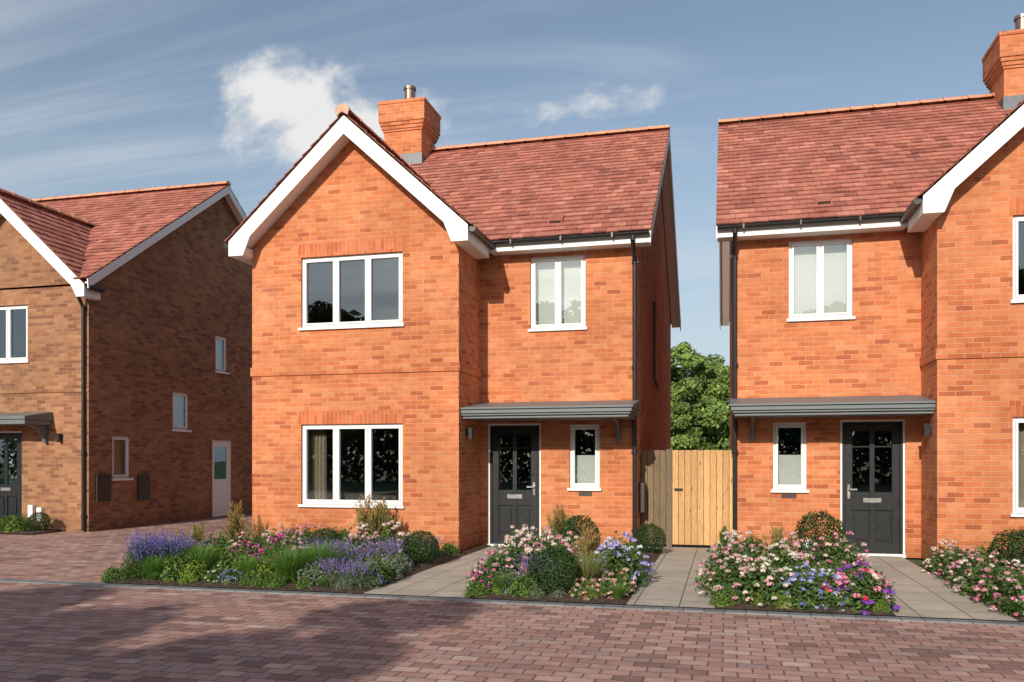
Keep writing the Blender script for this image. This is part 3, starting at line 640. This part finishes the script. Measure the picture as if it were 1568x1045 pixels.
PL=[
 # bed A
 ('salvia',-6.98,8.92,1.1),('salvia',-7.15,9.2,1.15),('salvia',-6.75,9.15,1.15),('lav',-7.05,9.5,1.2),('feather',-6.75,8.85,1.),('green',-6.45,8.95,.9),('feather',-6.3,9.2,1.3),('lime',-6.2,8.85,.85),
 ('green',-6.55,9.6,1.1),('lav',-6.95,9.85,1.1),('white',-5.85,8.86,.65),('blue',-5.68,8.84,.5),('feather',-5.5,8.98,1.),('green',-5.9,9.3,1.),('lime',-5.3,9.0,.95),('feather',-5.0,8.98,1.4),
 ('feather',-4.75,9.25,1.4),('silver',-4.6,9.0,1.),('lav',-4.4,8.98,.85),('lav',-4.1,8.9,.8),('blue',-3.98,9.15,.45),('green',-4.1,9.3,.9),('lav',-4.5,9.6,1.25),('silver',-4.1,9.7,1.),
 ('gold',-7.15,10.25,1.2),('gold',-7.05,11.1,1.3),('green',-7.0,10.6,1.1),('pink',-6.55,10.6,1.1),('pink',-6.1,10.7,1.1),('mag',-5.8,10.0,1.2),('mag',-6.1,9.85,1.),('pale',-6.5,11.4,1.1),('pink',-6.0,11.4,1.1),
 ('white',-5.3,9.95,1.15),('ball',-5.5,10.9,1.05),('green',-5.0,10.3,1.1),('lav',-4.95,9.75,1.25),('pale',-5.05,11.1,1.15),('pale',-4.65,11.2,1.2),('pink',-4.9,10.7,1.05),('lav',-4.4,10.5,1.1),
 ('gold',-5.45,12.2,1.5),('gold',-5.2,12.1,1.45),('gold',-5.3,12.35,1.35),('green',-4.7,12.2,1.),('lav',-4.3,11.9,.9),('ball',-4.14,11.1,1.02),('silver',-4.2,10.4,.8),('green',-5.9,12.2,1.1),('pink',-6.7,12.2,1.),('gold',-7.2,12.0,.9),('green',-4.15,12.4,.6),('grass',-4.6,11.7,.9),('silver',-5.4,9.6,1.),('lime',-5.9,10.3,.9),('green',-6.9,11.7,1.),
 # bed B
 ('pink',-2.5,9.1,1.05),('mag',-2.55,8.88,.7),('feather',-2.35,8.84,.8),('pale',-2.35,9.5,1.25),('lav',-2.05,9.2,1.0),('pale',-2.4,10.1,1.3),('pink',-1.95,9.8,1.2),('silver',-2.3,8.95,.8),('green',-2.1,8.85,.7),
 ('pale',-2.3,10.8,1.25),('pale',-1.9,10.5,1.25),('pink',-2.3,11.4,1.15),('green',-1.9,11.2,1.1),('ball',-1.8,8.95,1.05),('grass',-1.48,9.2,1.15),('grass',-1.6,9.7,1.1),('gold',-1.6,10.1,1.2),('sedum',-1.25,8.9,.8),('sedum',-1.45,8.85,.7),
 ('bluew',-1.28,10.3,1.2),('bluew',-1.2,9.9,1.05),('sedum',-1.15,9.3,.9),('ball',-2.1,12.3,1.35),('gold',-2.5,13.0,1.5),('gold',-2.45,12.7,1.25),('green',-1.5,11.3,.9),('ball',-1.15,13.3,.95),('green',-1.4,12.6,.7),('pale',-2.45,12.0,1.),('lime',-1.3,10.9,.7),('green',-2.5,11.8,.8),
 # bed C
 ('pink',.1,9.9,1.2),('pale',.12,9.3,1.),('pale',.4,9.0,1.1),('pale',.15,10.6,1.25),('white',.45,9.5,1.2),('pink',.3,11.3,1.2),('pale',.55,10.2,1.25),('pale',.8,10.9,1.2),('green',.7,11.6,1.),('ball',1.3,12.6,1.45),('green',.8,9.7,1.),
 ('blue',.75,8.92,.95),('blue',1.0,8.98,1.),('bluew',.9,9.3,.75),('rain',1.32,8.95,1.05),('rain',1.12,9.05,.9),('mag',1.35,9.3,.8),('pink',1.38,11.2,1.25),('green',1.2,10.2,.9),('gold',.75,12.4,1.),('green',.3,12.5,.8),('white',1.2,9.8,.7),('silver',1.35,10.6,.7),('lav',.3,12.0,.9),
 # bed D
 ('pink',2.85,8.95,1.),('pink',2.82,9.6,1.05),('pale',2.85,10.2,1.),('pink',2.82,10.8,1.),('pink',2.85,11.4,.95),('pale',2.82,12.0,.9),('green',3.2,9.2,1.),('pink',3.3,9.9,1.),('ball',3.3,10.9,1.3),('ball',3.7,11.6,1.3),('pink',3.6,10.2,1.),('mag',3.75,10.7,1.),('green',3.3,12.2,1.),('pale',4.,9.6,1.2),('gold',4.0,11.,1.2),('green',3.,12.6,.8),
 ('conifer',-.0,13.75,1.),
]
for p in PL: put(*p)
for i in range(14):
    x=-18.5+i*.37; put(random.choice(['green','pink','ball','lime','green']),x,14.3+random.uniform(-.15,.15),random.uniform(.75,1.0))
for (x0,x1) in ((-7.25,-4.0),(-2.6,-1.05),(0.,1.5),(2.7,4.5)):
    x=x0
    while x<x1: put(random.choice(['green','lime','feather','silver','green']),x,8.74+random.uniform(0,.1),random.uniform(.35,.55)); x+=random.uniform(.18,.34)

# ------------------------------------------------------------------ trees
def tree(name,x,y,h,r,seed,nclump=110,per=230,ls=.07,zc=.62,cols=None,vert=.36):
    rs=np.random.default_rng(seed); E=empty(name,(x,y,0)); b=B(); top=Vector((x,y,h*.55))
    pts=[Vector((x,y,-.05)),Vector((x+.05*h*.1,y,h*.2)),Vector((x-.03,y+.05,h*.38)),top]; rr=[h*.028,h*.021,h*.017,h*.01]
    for i in range(3): b.cyl(pts[i],pts[i+1],rr[i],rr[i+1],10)
    cl=[]; 
    for i in range(nclump):
        d=rs.normal(size=3); d/=np.linalg.norm(d); q=rs.uniform(.35,1)**.5
        c=np.array([x,y,h*zc])+d*q*np.array([r,r,h*vert])*rs.uniform(.8,1.1); cl.append(c)
        if i%4==0:
            s=pts[1].lerp(top,rs.uniform(0.2,1)); e=Vector(c); m=s.lerp(e,.5)+Vector((0,0,-.05*h*rs.uniform(0,.6))); b.cyl(s,m,h*.007,h*.004,6); b.cyl(m,e,h*.004,h*.0015,6)
    b.obj('trunk_and_limbs','bark',E)
    p=PM(); cl=np.array(cl); k=np.repeat(np.arange(nclump),per); n=len(k); d=rs.normal(size=(n,3)); d/=np.linalg.norm(d,axis=1)[:,None]
    cr=rs.uniform(.12,.26,nclump)*r; c=cl[k]+d*(cr[k]*rs.uniform(.3,1,n)**.5)[:,None]*np.array([1.15,1.15,.75]); nn=d+rs.normal(size=d.shape)*.6+np.array([0,0,.4]); nn/=np.linalg.norm(nn,axis=1)[:,None]
    cb=rs.uniform(.65,1.25,nclump)
    p.add(leafquads(c,nn,rs.uniform(ls*.6,ls*1.2,n),.55,rs),colv(rs,n,cols or [(.05,.10,.02),(.075,.14,.03),(.04,.08,.02)],.25)*cb[k][:,None])
    o=bpy.data.objects.new('crown_foliage',p.mesh('crown')); scene.collection.objects.link(o); o.parent=E; o.matrix_parent_inverse=Matrix.Translation(-E.location)
LG=[(.22,.32,.08),(.28,.38,.10),(.15,.24,.06)]
tree('garden_tree',-2.2,44,7.5,2.3,40,120,220,.11,.56,LG,.42)
tree('garden_tree',.4,46,7.2,2.4,41,120,220,.11,.54,LG,.43)
tree('garden_tree',-4.6,49,8.4,2.6,42,90,180,.12,.55,LG)
tree('garden_tree',3.4,48,8.0,2.6,43,90,180,.12,.55,LG)
# street trees beside and behind the viewer: their shadow falls on the near paving
tree('street_tree',-8.4,-8.8,7.5,2.6,50,190,230,.17,.64)
tree('street_tree',-5.4,-9.4,8.3,1.7,51,140,220,.16,.62)
for i,(x,y,h,r) in enumerate(((-34,-38,16,6),(-23,-39,14,6),(-13,-37,15.5,6),(-3,-40,16.5,6),(8,-38,14,6),(19,-39,16,7),(-46,-36,15,7))):
    tree('street_tree',x,y,h,r,60+i,80,90,.5,.55)
rs=np.random.default_rng(99); n=26000; hp=PM()
c=np.stack([rs.uniform(-60,35,n),-30+rs.normal(size=n)*.7,rs.uniform(0,1,n)**.8*3.4],1); c[:,2]*=1+.12*np.sin(c[:,0]*.7)+.08*np.sin(c[:,0]*2.3)
nn=rs.normal(size=(n,3)); nn/=np.linalg.norm(nn,axis=1)[:,None]; hp.add(leafquads(c,nn,rs.uniform(.15,.32,n),.6,rs),colv(rs,n,[(.04,.08,.02),(.06,.11,.03)],.3))
ho_=bpy.data.objects.new('hedge',hp.mesh('hedge')); scene.collection.objects.link(ho_)  # unseen leaf row, added so the lower windows reflect something dark

# ------------------------------------------------------------------ light
sun=bpy.data.lights.new('sun','SUN'); sun.energy=4.6; sun.angle=math.radians(.55); sun.color=(1,.91,.77)
so=bpy.data.objects.new('sun',sun); scene.collection.objects.link(so); so.location=(0,-10,20)
d=Vector((.12,1,-.47)); so.rotation_euler=d.to_track_quat('-Z','Y').to_euler()
elev=math.atan2(.47,math.hypot(.12,1))
W=bpy.data.worlds.new('World'); scene.world=W; W.use_nodes=True; nt=W.node_tree; bg=nt.nodes['Background']
sky=N(nt,'ShaderNodeTexSky',sky_type='NISHITA'); sky.sun_disc=False; sky.sun_elevation=elev; sky.sun_rotation=math.pi+.12
sky.air_density=1.2; sky.dust_density=1.5; sky.ozone_density=1.6
g=N(nt,'ShaderNodeTexCoord').outputs['Generated']; o=XYZ(nt,g)
zc=M(nt,'ADD',M(nt,'MAXIMUM',o[2],0.),.12); px=M(nt,'DIVIDE',o[0],zc); py=M(nt,'DIVIDE',o[1],zc)
def streak(rot,sx,sy,sc,off,lo,hi,dist):
    mp=N(nt,'ShaderNodeMapping'); mp.inputs['Rotation'].default_value=(0,0,math.radians(rot)); mp.inputs['Scale'].default_value=(sx,sy,1); mp.inputs['Location'].default_value=(off,off*.7,0)
    nt.links.new(COMB(nt,px,py,0.),mp.inputs[0]); return MR(nt,NOISE(nt,mp.outputs[0],sc,9,.62,dist),lo,hi,0,1,True)
s1=streak(-22,.22,1.5,1.3,2.3,.46,.70,1.1); s2=streak(-42,.3,1.3,1.0,7.1,.47,.73,.8)
ci2=NOISE(nt,COMB(nt,px,py,3.),.5,3,.5)
cir=M(nt,'MAXIMUM',s1,M(nt,'MULTIPLY',s2,.85))
cir=M(nt,'MULTIPLY',cir,MR(nt,ci2,.36,.56,.30,1.,True))
cir=M(nt,'MULTIPLY',cir,MR(nt,px,.6,-1.0,.45,1.))
ys=M(nt,'MAXIMUM',o[1],.05); qx=M(nt,'DIVIDE',o[0],ys); qz=M(nt,'DIVIDE',o[2],ys)
nv=COMB(nt,qx,M(nt,'MULTIPLY',qz,1.3),0.); n1=NOISE(nt,nv,9,8,.62,.2)
def blob(cx,cz,rx,rz):
    a=M(nt,'DIVIDE',M(nt,'SUBTRACT',qx,cx),rx); b_=M(nt,'DIVIDE',M(nt,'SUBTRACT',qz,cz),rz)
    r=M(nt,'SQRT',M(nt,'ADD',M(nt,'MULTIPLY',a,a),M(nt,'MULTIPLY',b_,b_)))
    return M(nt,'SUBTRACT',1.,r)
bl=M(nt,'MAXIMUM',blob(-.56,.470,.15,.075),blob(-.49,.430,.17,.065))
bl=M(nt,'MAXIMUM',bl,M(nt,'MULTIPLY',blob(-.17,.425,.12,.03),.45))
bl=M(nt,'MAXIMUM',bl,-.4)
cu=MR(nt,M(nt,'ADD',bl,M(nt,'MULTIPLY',M(nt,'SUBTRACT',n1,.5),2.2)),.05,.7,0,1,True)
cu=M(nt,'MULTIPLY',cu,MR(nt,bl,-.35,.15,0,1,True))
cu=M(nt,'MULTIPLY',cu,M(nt,'GREATER_THAN',o[1],.06))
hs=N(nt,'ShaderNodeHueSaturation'); hs.inputs['Saturation'].default_value=.90; hs.inputs['Value'].default_value=1.0; nt.links.new(sky.outputs[0],hs.inputs['Color'])
haze=MR(nt,o[2],.0,.46,.68,.0,True)
c=MIX(nt,haze,hs.outputs[0],(4.3,5.1,6.1))
c=MIX(nt,M(nt,'MULTIPLY',cir,.66),c,(5.6,6.0,6.5)); 
c=MIX(nt,M(nt,'MULTIPLY',cu,.95),c,(7.2,7.1,7.0))
nt.links.new(c,bg.inputs['Color']); bg.inputs['Strength'].default_value=.12

# ------------------------------------------------------------------ camera
cam=bpy.data.cameras.new('camera'); co=bpy.data.objects.new('camera',cam); scene.collection.objects.link(co)
cam.sensor_fit='HORIZONTAL'; cam.sensor_width=36; cam.lens=36*1285/1568; cam.shift_y=.1164; cam.clip_end=3000
co.location=(0,0,1.5); co.rotation_euler=(math.radians(90),0,math.radians(14.24)); scene.camera=co
